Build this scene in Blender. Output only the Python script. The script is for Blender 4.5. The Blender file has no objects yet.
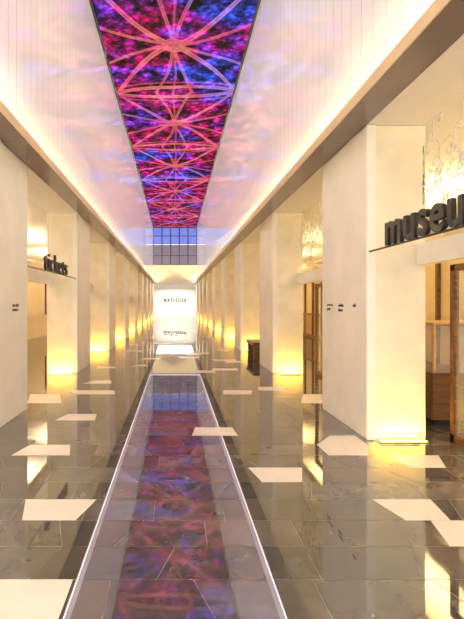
import bpy, bmesh, math, random
from mathutils import Vector, Matrix
random.seed(7)
S=bpy.context.scene
COL=S.collection
H=1.5; W=2.115; PITCH=4.78; Z0=4.96; PL=1.5; NP=9; SOF=3.48; CEIL=9.0; ZE=43.9; PO=2.78; AIS=6.2; YB=-4.0
S.view_settings.view_transform='Standard'
S.view_settings.exposure=0.45

# ---------------- materials
def newmat(name):
    m=bpy.data.materials.new(name); m.use_nodes=True
    nt=m.node_tree; b=nt.nodes['Principled BSDF']; return m,nt,b
def mat(name,col,rough=.5,metal=0,emi=None,es=0,noise=0,nscale=6,ior=1.5,bump=0):
    m,nt,b=newmat(name)
    b.inputs['Roughness'].default_value=rough; b.inputs['Metallic'].default_value=metal; b.inputs['IOR'].default_value=ior
    b.inputs['Base Color'].default_value=(*col,1)
    if emi: b.inputs['Emission Color'].default_value=(*emi,1); b.inputs['Emission Strength'].default_value=es
    if noise or bump:
        tc=nt.nodes.new('ShaderNodeTexCoord'); n=nt.nodes.new('ShaderNodeTexNoise'); n.inputs['Scale'].default_value=nscale; n.inputs['Detail'].default_value=6
        nt.links.new(tc.outputs['Object'],n.inputs['Vector'])
        if noise:
            r=nt.nodes.new('ShaderNodeMapRange'); r.inputs[1].default_value=.3; r.inputs[2].default_value=.7; r.inputs[3].default_value=1-noise; r.inputs[4].default_value=1+noise*.5
            nt.links.new(n.outputs['Fac'],r.inputs[0])
            v=nt.nodes.new('ShaderNodeVectorMath'); v.operation='SCALE'; v.inputs[0].default_value=col
            nt.links.new(r.outputs[0],v.inputs['Scale']); nt.links.new(v.outputs[0],b.inputs['Base Color'])
        if bump:
            bp=nt.nodes.new('ShaderNodeBump'); bp.inputs['Strength'].default_value=bump; bp.inputs['Distance'].default_value=.01
            nt.links.new(n.outputs['Fac'],bp.inputs['Height']); nt.links.new(bp.outputs[0],b.inputs['Normal'])
    return m
def wood(name,c1,c2):
    m,nt,b=newmat(name); tc=nt.nodes.new('ShaderNodeTexCoord'); mp=nt.nodes.new('ShaderNodeMapping'); mp.inputs['Scale'].default_value=(1,12,12)
    n=nt.nodes.new('ShaderNodeTexNoise'); n.inputs['Scale'].default_value=2.5; n.inputs['Detail'].default_value=5
    cr=nt.nodes.new('ShaderNodeValToRGB'); cr.color_ramp.elements[0].color=(*c1,1); cr.color_ramp.elements[1].color=(*c2,1); cr.color_ramp.elements[0].position=.35; cr.color_ramp.elements[1].position=.65
    L=nt.links.new; L(tc.outputs['Object'],mp.inputs[0]); L(mp.outputs[0],n.inputs['Vector']); L(n.outputs['Fac'],cr.inputs[0]); L(cr.outputs[0],b.inputs['Base Color']); b.inputs['Roughness'].default_value=.35
    return m
M_stone=mat('cream_limestone',(.92,.83,.63),.45,noise=.10,nscale=3)
M_stone2=mat('cream_limestone_honed',(.95,.90,.79),.4,noise=.06,nscale=2.5)
M_plaster=mat('warm_plaster',(.78,.62,.38),.7,noise=.05,nscale=4)
M_white=mat('white_plaster',(.88,.86,.82),.6,noise=.03)
M_soffit=mat('bronze_soffit',(.23,.185,.185),.22,metal=.5)
M_lip=mat('champagne_lip',(.80,.62,.36),.3,metal=.2)
M_black=mat('black_frame',(.015,.013,.015),.25)
M_letter=mat('dark_letter',(.035,.035,.04),.35,metal=.5)
M_grout=mat('grout',(.32,.29,.25),.4,noise=.1)
M_inlay=mat('white_marble_inlay',(.95,.88,.76),.22,noise=.06,nscale=5,ior=1.4)
M_wood=wood('walnut_wood',(.085,.035,.012),(.19,.08,.025))
M_wood2=wood('oak_wood',(.42,.23,.08),(.60,.36,.15))
M_steel=mat('brushed_steel',(.5,.48,.45),.25,metal=1)
M_lace=mat('white_lace',(.88,.84,.76),.5)
def glass(name,col,a):
    m,nt,b=newmat(name); b.inputs['Base Color'].default_value=(*col,1); b.inputs['Roughness'].default_value=.04; b.inputs['Alpha'].default_value=a; return m
M_glass=glass('clear_glass',(.75,.8,.8),.12)
M_cove=mat('cove_led',(1,.9,.7),.5,emi=(1,.76,.28),es=92)
M_led=mat('uplight_lens',(1,.9,.5),.3,emi=(1,.72,.12),es=8)
M_refl_line=mat('painted_reflection_line',(.7,.7,.78),.2,emi=(.93,.90,1),es=.55)  # painted reflection edge: glow set in the material, no lamp in the floor
M_refl_band=mat('painted_reflection_band',(.22,.21,.24),.05,emi=(.85,.82,1),es=.07,ior=2.5)  # fainter painted glow beside the reflection line
# upper wall glossy panels
M_panel,nt,b=newmat('glossy_white_wall_panels'); L=nt.links.new
g=nt.nodes.new('ShaderNodeNewGeometry'); sx=nt.nodes.new('ShaderNodeSeparateXYZ'); L(g.outputs['Position'],sx.inputs[0])
def mth(nt,op,a,b_=None,c=None):
    n=nt.nodes.new('ShaderNodeMath'); n.operation=op
    for i,v in enumerate((a,b_,c)):
        if v is None: continue
        if isinstance(v,(int,float)): n.inputs[i].default_value=v
        else: nt.links.new(v,n.inputs[i])
    return n.outputs[0]
fr=mth(nt,'FRACT',mth(nt,'DIVIDE',sx.outputs[1],.30))
jn=mth(nt,'LESS_THAN',fr,.045)
mx=nt.nodes.new('ShaderNodeMix'); mx.data_type='RGBA'; mx.inputs[6].default_value=(.71,.72,.78,1); mx.inputs[7].default_value=(.42,.42,.46,1); L(jn,mx.inputs[0]); L(mx.outputs[2],b.inputs['Base Color'])
b.inputs['Emission Color'].default_value=(.80,.82,1,1)  # faint glow added to the panels to whiten them and lift ambient light
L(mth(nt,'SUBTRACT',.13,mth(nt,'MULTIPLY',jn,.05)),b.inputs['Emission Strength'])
b.inputs['Roughness'].default_value=.05; b.inputs['IOR'].default_value=2.35
n=nt.nodes.new('ShaderNodeTexNoise'); n.inputs['Scale'].default_value=1.5; n.inputs['Detail'].default_value=2; L(g.outputs['Position'],n.inputs['Vector'])
bp=nt.nodes.new('ShaderNodeBump'); bp.inputs['Strength'].default_value=.15; bp.inputs['Distance'].default_value=.05; L(n.outputs['Fac'],bp.inputs['Height']); L(bp.outputs[0],b.inputs['Normal'])
# floor stone
M_floor,nt,b=newmat('polished_grey_stone'); L=nt.links.new
at=nt.nodes.new('ShaderNodeAttribute'); at.attribute_name='tint'
g=nt.nodes.new('ShaderNodeNewGeometry')
n=nt.nodes.new('ShaderNodeTexNoise'); n.inputs['Scale'].default_value=5; n.inputs['Detail'].default_value=8; L(g.outputs['Position'],n.inputs['Vector'])
r=nt.nodes.new('ShaderNodeMapRange'); r.inputs[1].default_value=.3; r.inputs[2].default_value=.7; r.inputs[3].default_value=.8; r.inputs[4].default_value=1.2; L(n.outputs['Fac'],r.inputs[0])
v=nt.nodes.new('ShaderNodeVectorMath'); v.operation='SCALE'; L(at.outputs['Color'],v.inputs[0]); L(r.outputs[0],v.inputs['Scale']); L(v.outputs[0],b.inputs['Base Color'])
b.inputs['Roughness'].default_value=.03; b.inputs['IOR'].default_value=2.6
# screen
M_screen,nt,b=newmat('stained_vault_screen'); L=nt.links.new
g=nt.nodes.new('ShaderNodeNewGeometry'); sx=nt.nodes.new('ShaderNodeSeparateXYZ'); L(g.outputs['Position'],sx.inputs[0])
nd=nt.nodes.new('ShaderNodeTexNoise'); nd.inputs['Scale'].default_value=.5; nd.inputs['Detail'].default_value=0; L(g.outputs['Position'],nd.inputs['Vector'])
nds=nt.nodes.new('ShaderNodeSeparateXYZ'); L(nd.outputs['Color'],nds.inputs[0])
X=mth(nt,'ADD',mth(nt,'DIVIDE',sx.outputs[0],2.03),mth(nt,'MULTIPLY',mth(nt,'SUBTRACT',nds.outputs[0],.5),.12)); AX=mth(nt,'ABSOLUTE',X)
P=5.6
V=mth(nt,'SUBTRACT',mth(nt,'MULTIPLY',mth(nt,'FRACT',mth(nt,'ADD',mth(nt,'DIVIDE',mth(nt,'ADD',mth(nt,'SUBTRACT',sx.outputs[1],13.0),mth(nt,'MULTIPLY',mth(nt,'SUBTRACT',nds.outputs[1],.5),.3)),P),20.5)),2.),1.)
AV=mth(nt,'ABSOLUTE',V)
def line(d,w):
    a=mth(nt,'DIVIDE',mth(nt,'ABSOLUTE',d),w)
    core=mth(nt,'MAXIMUM',mth(nt,'SUBTRACT',1.0,mth(nt,'POWER',a,4.)),0.)
    return mth(nt,'MULTIPLY',core,mth(nt,'ADD',.4,mth(nt,'MULTIPLY',mth(nt,'MINIMUM',a,1.),.75)))
def sh(e,k): return mth(nt,'MULTIPLY',e,k)
ribs=[]
curved=mth(nt,'POWER',AX,1.4)
ribs.append(line(mth(nt,'SUBTRACT',AV,curved),.055))
ribs.append(sh(line(mth(nt,'SUBTRACT',AV,mth(nt,'MULTIPLY',mth(nt,'POWER',AX,1.3),.34)),.028),.85))
ribs.append(sh(line(mth(nt,'SUBTRACT',AX,mth(nt,'MULTIPLY',mth(nt,'POWER',AV,1.3),.30)),.028),.8))
ribs.append(sh(line(X,.018),.6))
ribs.append(line(mth(nt,'SUBTRACT',AV,mth(nt,'ADD',.86,mth(nt,'MULTIPLY',mth(nt,'POWER',AX,2.2),.12))),.045))
ribs.append(sh(line(mth(nt,'SUBTRACT',AV,mth(nt,'ADD',.74,mth(nt,'MULTIPLY',mth(nt,'POWER',AX,2.2),.14))),.02),.6))
rad=mth(nt,'SQRT',mth(nt,'ADD',mth(nt,'MULTIPLY',X,X),mth(nt,'MULTIPLY',mth(nt,'MULTIPLY',V,V),1.9)))
ribs.append(line(mth(nt,'SUBTRACT',rad,.12),.05))
rb=ribs[0]
for q in ribs[1:]: rb=mth(nt,'MAXIMUM',rb,q)
n1=nt.nodes.new('ShaderNodeTexNoise'); n1.inputs['Scale'].default_value=.5; n1.inputs['Detail'].default_value=3; L(g.outputs['Position'],n1.inputs['Vector'])
gy=nt.nodes.new('ShaderNodeMapRange'); gy.inputs[1].default_value=12; gy.inputs[2].default_value=18; gy.inputs[3].default_value=-.045; gy.inputs[4].default_value=.05; L(sx.outputs[1],gy.inputs[0])
nf=mth(nt,'ADD',n1.outputs['Fac'],gy.outputs[0])
cr=nt.nodes.new('ShaderNodeValToRGB'); E=cr.color_ramp.elements
E[0].position=.36;E[0].color=(.02,.06,.60,1);E[1].position=.74;E[1].color=(.40,.015,.40,1)
e=E.new(.44);e.color=(.13,.02,.48,1); e=E.new(.50);e.color=(.30,.01,.30,1); e=E.new(.57);e.color=(.44,.0,.06,1)
L(nf,cr.inputs[0])
vo=nt.nodes.new('ShaderNodeTexVoronoi'); vo.inputs['Scale'].default_value=3.5; vo.feature='DISTANCE_TO_EDGE'; L(g.outputs['Position'],vo.inputs['Vector'])
n2=nt.nodes.new('ShaderNodeTexNoise'); n2.inputs['Scale'].default_value=2.2; n2.inputs['Detail'].default_value=10; n2.inputs['Roughness'].default_value=.72; L(g.outputs['Position'],n2.inputs['Vector'])
n2p=mth(nt,'POWER',mth(nt,'MAXIMUM',mth(nt,'MULTIPLY',mth(nt,'SUBTRACT',n2.outputs['Fac'],.35),2.8),0.),2.8)
det=mth(nt,'MULTIPLY',mth(nt,'ADD',mth(nt,'MULTIPLY',vo.outputs['Distance'],1.4),.25),mth(nt,'MULTIPLY',n2p,6.5))
vs=nt.nodes.new('ShaderNodeVectorMath'); vs.operation='SCALE'; L(cr.outputs[0],vs.inputs[0]); L(det,vs.inputs['Scale'])
mx=nt.nodes.new('ShaderNodeMix'); mx.data_type='RGBA'; L(mth(nt,'MINIMUM',mth(nt,'MULTIPLY',rb,mth(nt,'ADD',mth(nt,'MULTIPLY',n2p,.9),.6)),.95),mx.inputs[0]); L(vs.outputs[0],mx.inputs[6])
cr2=nt.nodes.new('ShaderNodeValToRGB'); E=cr2.color_ramp.elements; E[0].position=.42;E[0].color=(.45,.20,.60,1);E[1].position=.62;E[1].color=(.72,.20,.16,1); e=E.new(.50); e.color=(.72,.08,.17,1); L(nf,cr2.inputs[0])
L(cr2.outputs[0],mx.inputs[7])
b.inputs['Base Color'].default_value=(.01,.01,.01,1); b.inputs['Roughness'].default_value=.6; b.inputs['Specular IOR Level'].default_value=0.0
L(mx.outputs[2],b.inputs['Emission Color']); b.inputs['Emission Strength'].default_value=1.5
M_blue=mat('blue_window_glass',(.1,.12,.3),.1,emi=(.12,.20,.75),es=.7,noise=.3)
M_grey=mat('grey_window_glass',(.12,.12,.16),.1,emi=(.25,.22,.38),es=.35)
M_mull=mat('mullion_grey',(.07,.06,.1),.4)

# ---------------- mesh helpers
def addbox(bm,x0,x1,y0,y1,z0,z1,mi=0,bev=0):
    vs=[bm.verts.new(p) for p in [(x0,y0,z0),(x1,y0,z0),(x1,y1,z0),(x0,y1,z0),(x0,y0,z1),(x1,y0,z1),(x1,y1,z1),(x0,y1,z1)]]
    fs=[]
    for f in [(0,3,2,1),(4,5,6,7),(0,1,5,4),(1,2,6,5),(2,3,7,6),(3,0,4,7)]:
        q=bm.faces.new([vs[i] for i in f]); q.material_index=mi; fs.append(q)
    if bev:
        es={e for f in fs for e in f.edges}
        r=bmesh.ops.bevel(bm,geom=list(es),offset=bev,segments=2,affect='EDGES')
        for f in r['faces']: f.material_index=mi
def obj(name,bm,mats,parent=None,loc=None):
    me=bpy.data.meshes.new(name); bm.normal_update(); bm.to_mesh(me); bm.free()
    for m in mats: me.materials.append(m)
    o=bpy.data.objects.new(name,me); COL.objects.link(o)
    if parent: o.parent=parent
    if loc: o.location=loc
    return o
def boxes(name,lst,mats,parent=None,bev=0):
    bm=bmesh.new()
    for t in lst:
        x0,x1,y0,y1,z0,z1=t[:6]; addbox(bm,min(x0,x1),max(x0,x1),y0,y1,z0,z1,t[6] if len(t)>6 else 0,bev)
    return obj(name,bm,mats,parent)

# ---------------- floor
bm=bmesh.new(); cl=bm.loops.layers.float_color.new('tint')
RP=.335; y=2.45-RP*19; FX=AIS
addbox(bm,-FX,FX,y-.1,54.6,-.2,-.002,1)
while y<54.2:
    x=-FX+.0; xs=[(-FX,-FX)]
    while x<FX-.9:
        x+=random.choice([.45,.5,.6,.7,.85]); s=random.choice([-.17,-.1,0,0,0,.1,.17])
        xs.append((x-s/2,x+s/2))
    xs.append((FX,FX)); g_=.003
    for a,c in zip(xs[:-1],xs[1:]):
        k=random.choice([.72,.85,1,1,1.15,1.3]); w=random.uniform(-.006,.006)
        col=(.125*k+w,.115*k,.098*k-w,1)
        vs=[bm.verts.new(p) for p in [(a[0]+g_,y+g_,0),(c[0]-g_,y+g_,0),(c[1]-g_,y+RP-g_,0),(a[1]+g_,y+RP-g_,0)]]
        f=bm.faces.new(vs); f.material_index=0
        for l in f.loops: l[cl]=col
    y+=RP
floor=obj('floor',bm,[M_floor,M_grout])
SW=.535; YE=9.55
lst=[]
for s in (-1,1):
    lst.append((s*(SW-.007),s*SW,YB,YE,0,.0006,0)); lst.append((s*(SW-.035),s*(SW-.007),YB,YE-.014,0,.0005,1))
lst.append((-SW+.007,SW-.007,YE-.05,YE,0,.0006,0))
boxes('floor_reflection_glow',lst,[M_refl_line,M_refl_band])  # glowing lines added to imitate the bright upper walls mirrored in the floor
T=[(2.115,2.45,-1.02,-.555,-.95,-.555),(3.12,3.455,-1.06,-.69,-1.146,-.60),(4.46,4.795,-1.62,-1.043,-1.545,-1.118),
(5.8,6.135,-1.55,-1.03,-1.459,-1.064),(6.805,7.475,-2.23,-1.71,-2.41,-1.92),(7.475,7.81,-1.67,-1.0,-1.83,-1.05),
(5.13,5.465,.194,.718,.243,.692),(3.79,4.125,.733,1.07,.669,1.164),(4.795,5.13,1.513,2.05,1.767,2.05),(4.46,4.79,1.52,1.917,1.513,2.05),
(3.12,3.455,1.6,1.91,1.515,1.96),(2.785,3.115,1.70,2.2,1.77,2.3),(4.125,4.46,2.155,2.485,2.116,2.61),(6.805,7.475,1.9,2.24,2.13,2.5),
(7.475,7.81,.80,1.27,.837,1.34),(7.81,8.145,1.45,1.9,1.5,1.98),(8.48,8.815,-1.75,-1.2,-1.6,-1.25),(1.4,1.75,.6,1.1,.7,1.2)]
yy=2.45+RP*22
while yy<42:
    for k in range(2):
        xl=random.uniform(-2,1.5); w=random.uniform(.4,.6); s=random.choice([-.12,0,.12])
        T.append((yy,yy+.335,xl,xl+w,xl+s,xl+w-s*.5)); yy+=RP
    yy+=RP*random.choice([0,1,1])
bm=bmesh.new()
for (a,c,l0,r0,l1,r1) in T:
    z=.0012; t=[bm.verts.new(p) for p in [(l0,a,z),(r0,a,z),(r1,c,z),(l1,c,z)]]; bm.faces.new(t)
    bt=[bm.verts.new((v.co.x,v.co.y,0)) for v in t]
    for i in range(4): bm.faces.new([bt[i],bt[(i+1)%4],t[(i+1)%4],t[i]])
obj('floor_inlay_tiles',bm,[M_inlay])

# ---------------- shell
for s,nm in ((-1,'left'),(1,'right')):
    boxes('wall_upper_'+nm,[(s*W,s*(W+.2),YB,ZE,SOF+.22,CEIL),(s*W,s*(W+.005),YB,ZE,SOF+.03,SOF+.22)],[M_panel])
    boxes('trim_cove_'+nm,[(s*1.80,s*W,YB,ZE,SOF,SOF+.03,0),(s*1.80,s*1.83,YB,ZE,SOF+.03,SOF+.105,1),(s*1.788,s*1.80,YB,ZE,SOF,SOF+.112,1)],[M_soffit,M_lip])
    yy=YB; lst=[]
    while yy<ZE-.1:
        lst.append((s*1.93,s*1.99,yy+.01,min(yy+.8,ZE)-.01,SOF+.032,SOF+.05)); yy+=.8
    boxes('cove_light_strip_'+nm,lst,[M_cove])
    boxes('wall_outer_'+nm,[(s*AIS,s*(AIS+.2),YB,54.4,-.1,SOF+.3)],[M_plaster])
    boxes('ceiling_aisle_'+nm,[(s*(W+.006),s*AIS,YB,54.4,SOF+.0,SOF+.2)],[M_white])
boxes('ceiling',[(-W-.2,W+.2,YB,ZE+.2,CEIL,CEIL+.2)],[M_white])
boxes('ceiling_video_screen',[(-2.03,2.03,0,ZE-.3,CEIL-.05,CEIL-.02,0),(-2.03,-2.10,-.1,ZE-.2,CEIL-.10,CEIL-.0,1),(2.03,2.10,-.1,ZE-.2,CEIL-.10,CEIL,1),(-2.1,2.1,ZE-.3,ZE-.2,CEIL-.1,CEIL,1),(-2.1,2.1,-.1,0,CEIL-.1,CEIL,1)],[M_screen,M_black])
ZG=5.30
boxes('wall_end',[(-W,W,ZE,ZE+.2,SOF,ZG,0),(-W,W,ZE,ZE+.2,8.95,CEIL,0)],[M_white])
lst=[]
for i in range(5):
    x0=-W+i*(2*W/5); lst+= [(x0+.03,x0+2*W/5-.03,ZE+.05,ZE+.08,7.3,8.9,0),(x0+.03,x0+2*W/5-.03,ZE+.05,ZE+.08,ZG+.05,7.2,1)]
for i in range(6):
    x0=-W+i*(2*W/5); lst.append((x0-.05,x0+.05,ZE,ZE+.1,ZG,8.95,2))
for z in (ZG,6.2,7.2,8.1,8.9): lst.append((-W,W,ZE+.0,ZE+.1,z,z+.07,2))
boxes('window_1',lst,[M_blue,M_grey,M_mull])
boxes('ceiling_far',[(-W,W,ZE+.2,54.4,SOF+.0,SOF+.2)],[M_white])
boxes('wall_far',[(-AIS,AIS,54.0,54.2,-.1,SOF+.1)],[M_white])

# ---------------- piers
PT=SOF-.004
def pier(s,y0,name='stone_pier'):
    L=[(s*(W),s*(W+.10),y0,y0+PL,0,PT,1),(s*(W+.10),s*PO,y0+.03,y0+PL-.03,0,PT,0)]
    L.append((s*(W+.16),s*(PO-.06),y0+.015,y0+.03,.02,.07,2))
    return boxes(name,L,[M_stone,M_stone2,M_steel],bev=.006)
def uplight(s,y0):
    cx=s*(W+PO)/2+s*.03
    root=bpy.data.objects.new('floor_uplight',None); COL.objects.link(root); root.location=(cx,y0-.07,0)
    bm=bmesh.new()
    addbox(bm,-.27,.27,-.04,.04,0,.012,0,.003); addbox(bm,-.25,.25,-.03,.03,.012,.016,1)
    obj('housing',bm,[M_steel,M_led],parent=root)
    ld=bpy.data.lights.new('uplight','AREA'); ld.shape='RECTANGLE'; ld.size=.5; ld.size_y=.05; ld.energy=9; ld.color=(1,.55,.05)
    lo=bpy.data.objects.new('lamp',ld); COL.objects.link(lo); lo.parent=root; lo.location=(0,0,.022); lo.rotation_euler=(math.radians(180-10),0,0)
starts=[Z0+PITCH*k for k in range(-1,NP)]
for y0 in starts:
    for s in (-1,1):
        pier(s,y0); uplight(s,y0)
# ---------------- lace screens (bays)
def poly(cu,pts):
    sp=cu.splines.new('POLY'); sp.points.add(len(pts)-1)
    for p,(a,b_) in zip(sp.points,pts): p.co=(0,a,b_,1)
cu=bpy.data.curves.new('lace','CURVE'); cu.dimensions='3D'; cu.bevel_depth=.007; cu.bevel_resolution=0
GL=PITCH-PL
GZ0,GZ1=2.18,SOF-.03
def scroll(x,z,a,dirn,size,depth):
    pts=[];n=34;px,pz=x,z
    for i in range(n):
        t=i/n; pts.append((min(max(px,.03),GL-.03),min(max(pz,GZ0),GZ1)))
        st=size*.085*(1-.5*t); px+=math.cos(a)*st; pz+=math.sin(a)*st; a+=dirn*(.06+.34*t*t+.12*t)
        if depth>0 and i in (8,15):
            scroll(px,pz,a-dirn*1.0,-dirn,size*.55,depth-1)
            lf=[]; 
            for q in range(9):
                u=q/8*2*math.pi; lx=.05*size*(1-math.cos(u)); lz=.03*size*math.sin(u); ca,sa=math.cos(a+.9*dirn),math.sin(a+.9*dirn)
                lf.append((min(max(px+lx*ca-lz*sa,.03),GL-.03),min(max(pz+lx*sa+lz*ca,GZ0),GZ1)))
            poly(cu,lf)
    poly(cu,pts)
for i in range(6):
    x=(i+.3)*GL/6
    scroll(x,GZ0+.02,1.35,1 if i%2 else -1,.55,2)
    scroll(x+.2,GZ1-.02,-1.5,1 if i%2 else -1,.5,2)
    scroll(x+.1,(GZ0+GZ1)/2,random.random()*6,random.choice([-1,1]),.4,1)
tmp=bpy.data.objects.new('tmp',cu); COL.objects.link(tmp)
bpy.context.view_layer.update()
lace=bpy.data.meshes.new_from_object(tmp.evaluated_get(bpy.context.evaluated_depsgraph_get())); lace.materials.clear(); lace.materials.append(M_lace)
bpy.data.objects.remove(tmp)
for y0 in starts[:-1]:
    for s in (-1,1):
        ya=y0+PL
        root=bpy.data.objects.new('lace_transom' if s>0 else 'glass_transom',None); COL.objects.link(root)
        boxes('header',[(s*(PO-.12),s*PO,ya+.003,ya+GL-.003,1.93,2.16)],[M_stone2],parent=root)
        boxes('glass',[(s*(PO-.045),s*(PO-.035),ya+.003,ya+GL-.003,2.16,PT)],[M_glass],parent=root)
        if s>0:
            o=bpy.data.objects.new('lace',lace); COL.objects.link(o); o.parent=root; o.location=(s*(PO-.06),ya,0)
# ---------------- text helper
def text(body,h,length,name,side,yst,zb,xoff,ext=.02,mt=M_letter,off=0,parent=None,front=False):
    c=bpy.data.curves.new(name,'FONT'); c.body=body; c.size=1; c.extrude=.5; c.offset=off; c.space_character=1.08
    t=bpy.data.objects.new('t',c); COL.objects.link(t); bpy.context.view_layer.update()
    me=bpy.data.meshes.new_from_object(t.evaluated_get(bpy.context.evaluated_depsgraph_get())); bpy.data.objects.remove(t)
    xs=[v.co.x for v in me.vertices]; ys=[v.co.y for v in me.vertices]; x0,x1,y0,y1=min(xs),max(xs),min(ys),max(ys)
    for v in me.vertices:
        u=(v.co.x-x0)/(x1-x0)*length; w=(v.co.y-y0)/(y1-y0)*h; d=v.co.z*ext
        if front: v.co=(xoff+u,yst-d,zb+w)
        elif side>0: v.co=(xoff-d,yst-u,zb+w)
        else: v.co=(xoff+d,yst+u,zb+w)
    me.materials.clear(); me.materials.append(mt)
    o=bpy.data.objects.new(name,me); COL.objects.link(o)
    if parent: o.parent=parent
    return o
def emp(n):
    o=bpy.data.objects.new(n,None); COL.objects.link(o); return o
r=emp('museum_sign')
text('museum',.235,1.60,'letters',1,4.56,2.085,W+.03,.04,off=.02,parent=r)
boxes('rail',[(W+.02,W+.04,starts[0]+PL+.004,starts[1]-.004,2.07,2.085)],[M_letter],parent=r)
r=emp('tickets_sign')
text('tickets',.31,1.55,'letters',-1,7.38,2.06,-W-.03,.04,off=.0,parent=r)
boxes('rail',[(-W-.04,-W-.02,starts[1]+PL+.004,starts[2]-.004,2.045,2.06)],[M_letter],parent=r)
r=emp('wayfinding_text')
for i,(yy,ws) in enumerate(((6.25,('membership','groups')),(5.82,('exhibits','theater')),(5.35,('café','')))):
    for j,wd in enumerate(ws):
        if wd: text(wd,.04,.036*len(wd)*.62,'line',1,yy,1.465-j*.06,W-.003,.004,parent=r)
for i,(yy,ws) in enumerate(((5.15,('restrooms','information')),(5.85,('coat check','elevators')))):
    for j,wd in enumerate(ws):
        text(wd,.045,.038*len(wd)*.62,'line',-1,yy,1.465-j*.06,-W+.003,.004,parent=r)
r=emp('exhibits_sign')
text('exhibits',.62,2.7,'letters',1,53.96,1.75,-1.35,.05,off=.01,parent=r,front=True)

# ---------------- aisle content
def area(name,x,y,z,e,sx_,sy_,col=(1,.8,.5),up=False):
    ld=bpy.data.lights.new(name,'AREA'); ld.shape='RECTANGLE'; ld.size=sx_; ld.size_y=sy_; ld.energy=e; ld.color=col
    o=bpy.data.objects.new(name,ld); COL.objects.link(o); o.location=(x,y,z)
    if up: o.rotation_euler=(math.pi,0,0)
    return o
for y0 in starts[:-1]:
    for s in (-1,1):
        yc=y0+PL+GL/2
        r=emp('added_aisle_uplighter')  # added fixture, invented to light the aisle off its ceiling
        boxes('trough',[(s*4.6-.2,s*4.6+.2,yc-1.3,yc+1.3,2.78,2.80,0),(s*4.6-.2,s*4.6-.18,yc-1.3,yc+1.3,2.80,2.86,0),(s*4.6+.18,s*4.6+.2,yc-1.3,yc+1.3,2.80,2.86,0),
          (s*4.6-.005,s*4.6+.005,yc-1.1,yc-1.09,2.80,PT,0),(s*4.6-.005,s*4.6+.005,yc+1.09,yc+1.1,2.80,PT,0)],[M_white],parent=r)
        lo=area('lamp',s*4.6,yc,2.83,95,.3,2.4,(1,.68,.28) if s>0 else (1,.78,.48),up=True); lo.parent=r
area('far_gallery_light',0,49,SOF-.05,560,3.8,8,(1,.94,.83))
for k,y0 in enumerate(starts[:-1]):
    ya=y0+PL
    r=emp('wood_wall_panelling')
    bm=bmesh.new(); x1=AIS-.005
    for i in range(4):
        yy=ya-.75+i*1.19
        addbox(bm,x1-.08,x1,yy,yy+.09,0,2.9,0); addbox(bm,x1-.03,x1,yy+.09,yy+1.19,.12,1.0,1)
    addbox(bm,x1-.1,x1,ya-.75,ya+4.02,1.0,1.08,0); addbox(bm,x1-.08,x1,ya-.75,ya+4.02,2.9,3.0,0); addbox(bm,x1-.09,x1,ya-.75,ya+4.02,0,.12,0)
    obj('panels',bm,[M_wood,M_wood2],parent=r)
    r=emp('framed_poster')
    boxes('frame',[(-AIS+.01,-AIS+.05,ya+.6,ya+2.4,1.0,2.6,0)],[M_black],parent=r)
    boxes('print',[(-AIS+.05,-AIS+.06,ya+.68,ya+2.32,1.08,2.52,0)],[mat('poster',(.75,.2,.1),.5,noise=.6,nscale=2.5,emi=(.6,.15,.3),es=.25)],parent=r)
def doors(s,ya,nm):
    x0,x1=(s*(PO+.25),s*(PO+.31))
    L=[]
    for yy in (ya,ya+GL/4,ya+GL/2,ya+3*GL/4,ya+GL-.07): L.append((x0,x1,yy,yy+.07,0,1.93,0))
    L+= [(x0,x1,ya,ya+GL,1.86,1.93,0),(x0,x1,ya,ya+GL,0,.08,0),(x0+s*.025,x1-s*.025,ya,ya+GL,.08,1.86,1)]
    for yy in (ya+GL/2-.12,ya+GL/2+.17): L.append((x0-s*.06,x0-s*.03,yy,yy+.03,.8,1.3,2))
    boxes(nm,L,[M_wood,M_glass,M_steel])
doors(1,starts[1]+PL,'door_1'); doors(1,starts[0]+PL,'door_2')
r=emp('display_case')
boxes('base',[(3.15,5.4,5.5,6.3,.08,.62,0),(3.2,5.35,5.55,6.25,0,.08,1),(3.12,5.43,5.47,6.33,.62,.66,0)],[M_wood,M_black],parent=r,bev=.008)
boxes('vitrine',[(3.17,3.18,5.5,6.3,.66,1.25,0),(5.37,5.38,5.5,6.3,.66,1.25,0),(3.17,5.38,5.5,5.51,.66,1.25,0),(3.17,5.38,6.29,6.3,.66,1.25,0),(3.15,5.4,5.48,6.32,1.25,1.27,1),
 (3.15,3.18,5.48,5.51,.66,1.25,1),(5.37,5.4,5.48,5.51,.66,1.25,1)],[M_glass,M_wood2],parent=r)
def bench(x,y,l=1.2,w=.42):
    r=emp('wooden_bench'); 
    L=[(x,x+w,y,y+l,.36,.45)]
    for c in (y+.06,y+l-.16): L.append((x+.03,x+w-.03,c,c+.1,0,.36))
    boxes('bench_frame',L,[M_wood],parent=r,bev=.008)
bench(2.12,12.2)
r=emp('ticket_counter')
boxes('desk',[(-5.2,-4.2,6.8,9.4,0,1.0,0),(-5.25,-4.1,6.75,9.45,1.0,1.05,1),(-4.2,-4.17,6.9,9.3,.1,.9,2)],[M_white,M_wood,M_stone2],parent=r,bev=.01)
boxes('monitor',[(-4.9,-4.86,7.4,7.9,1.2,1.55,0),(-4.9,-4.87,7.63,7.67,1.05,1.2,0),(-5.0,-4.75,7.5,7.8,1.05,1.06,0)],[M_black],parent=r)

w=bpy.data.worlds.new('World'); S.world=w; w.use_nodes=True
w.node_tree.nodes['Background'].inputs[0].default_value=(1,.97,.92,1); w.node_tree.nodes['Background'].inputs[1].default_value=3.0
cd=bpy.data.cameras.new('Camera'); cam=bpy.data.objects.new('Camera',cd); COL.objects.link(cam)
cam.location=(0,0,H); cam.rotation_euler=(math.pi/2,0,0)
cd.lens=450/619*36; cd.sensor_width=36; cd.shift_x=57/619; cd.shift_y=-5.5/619; cd.clip_start=.05
S.camera=cam
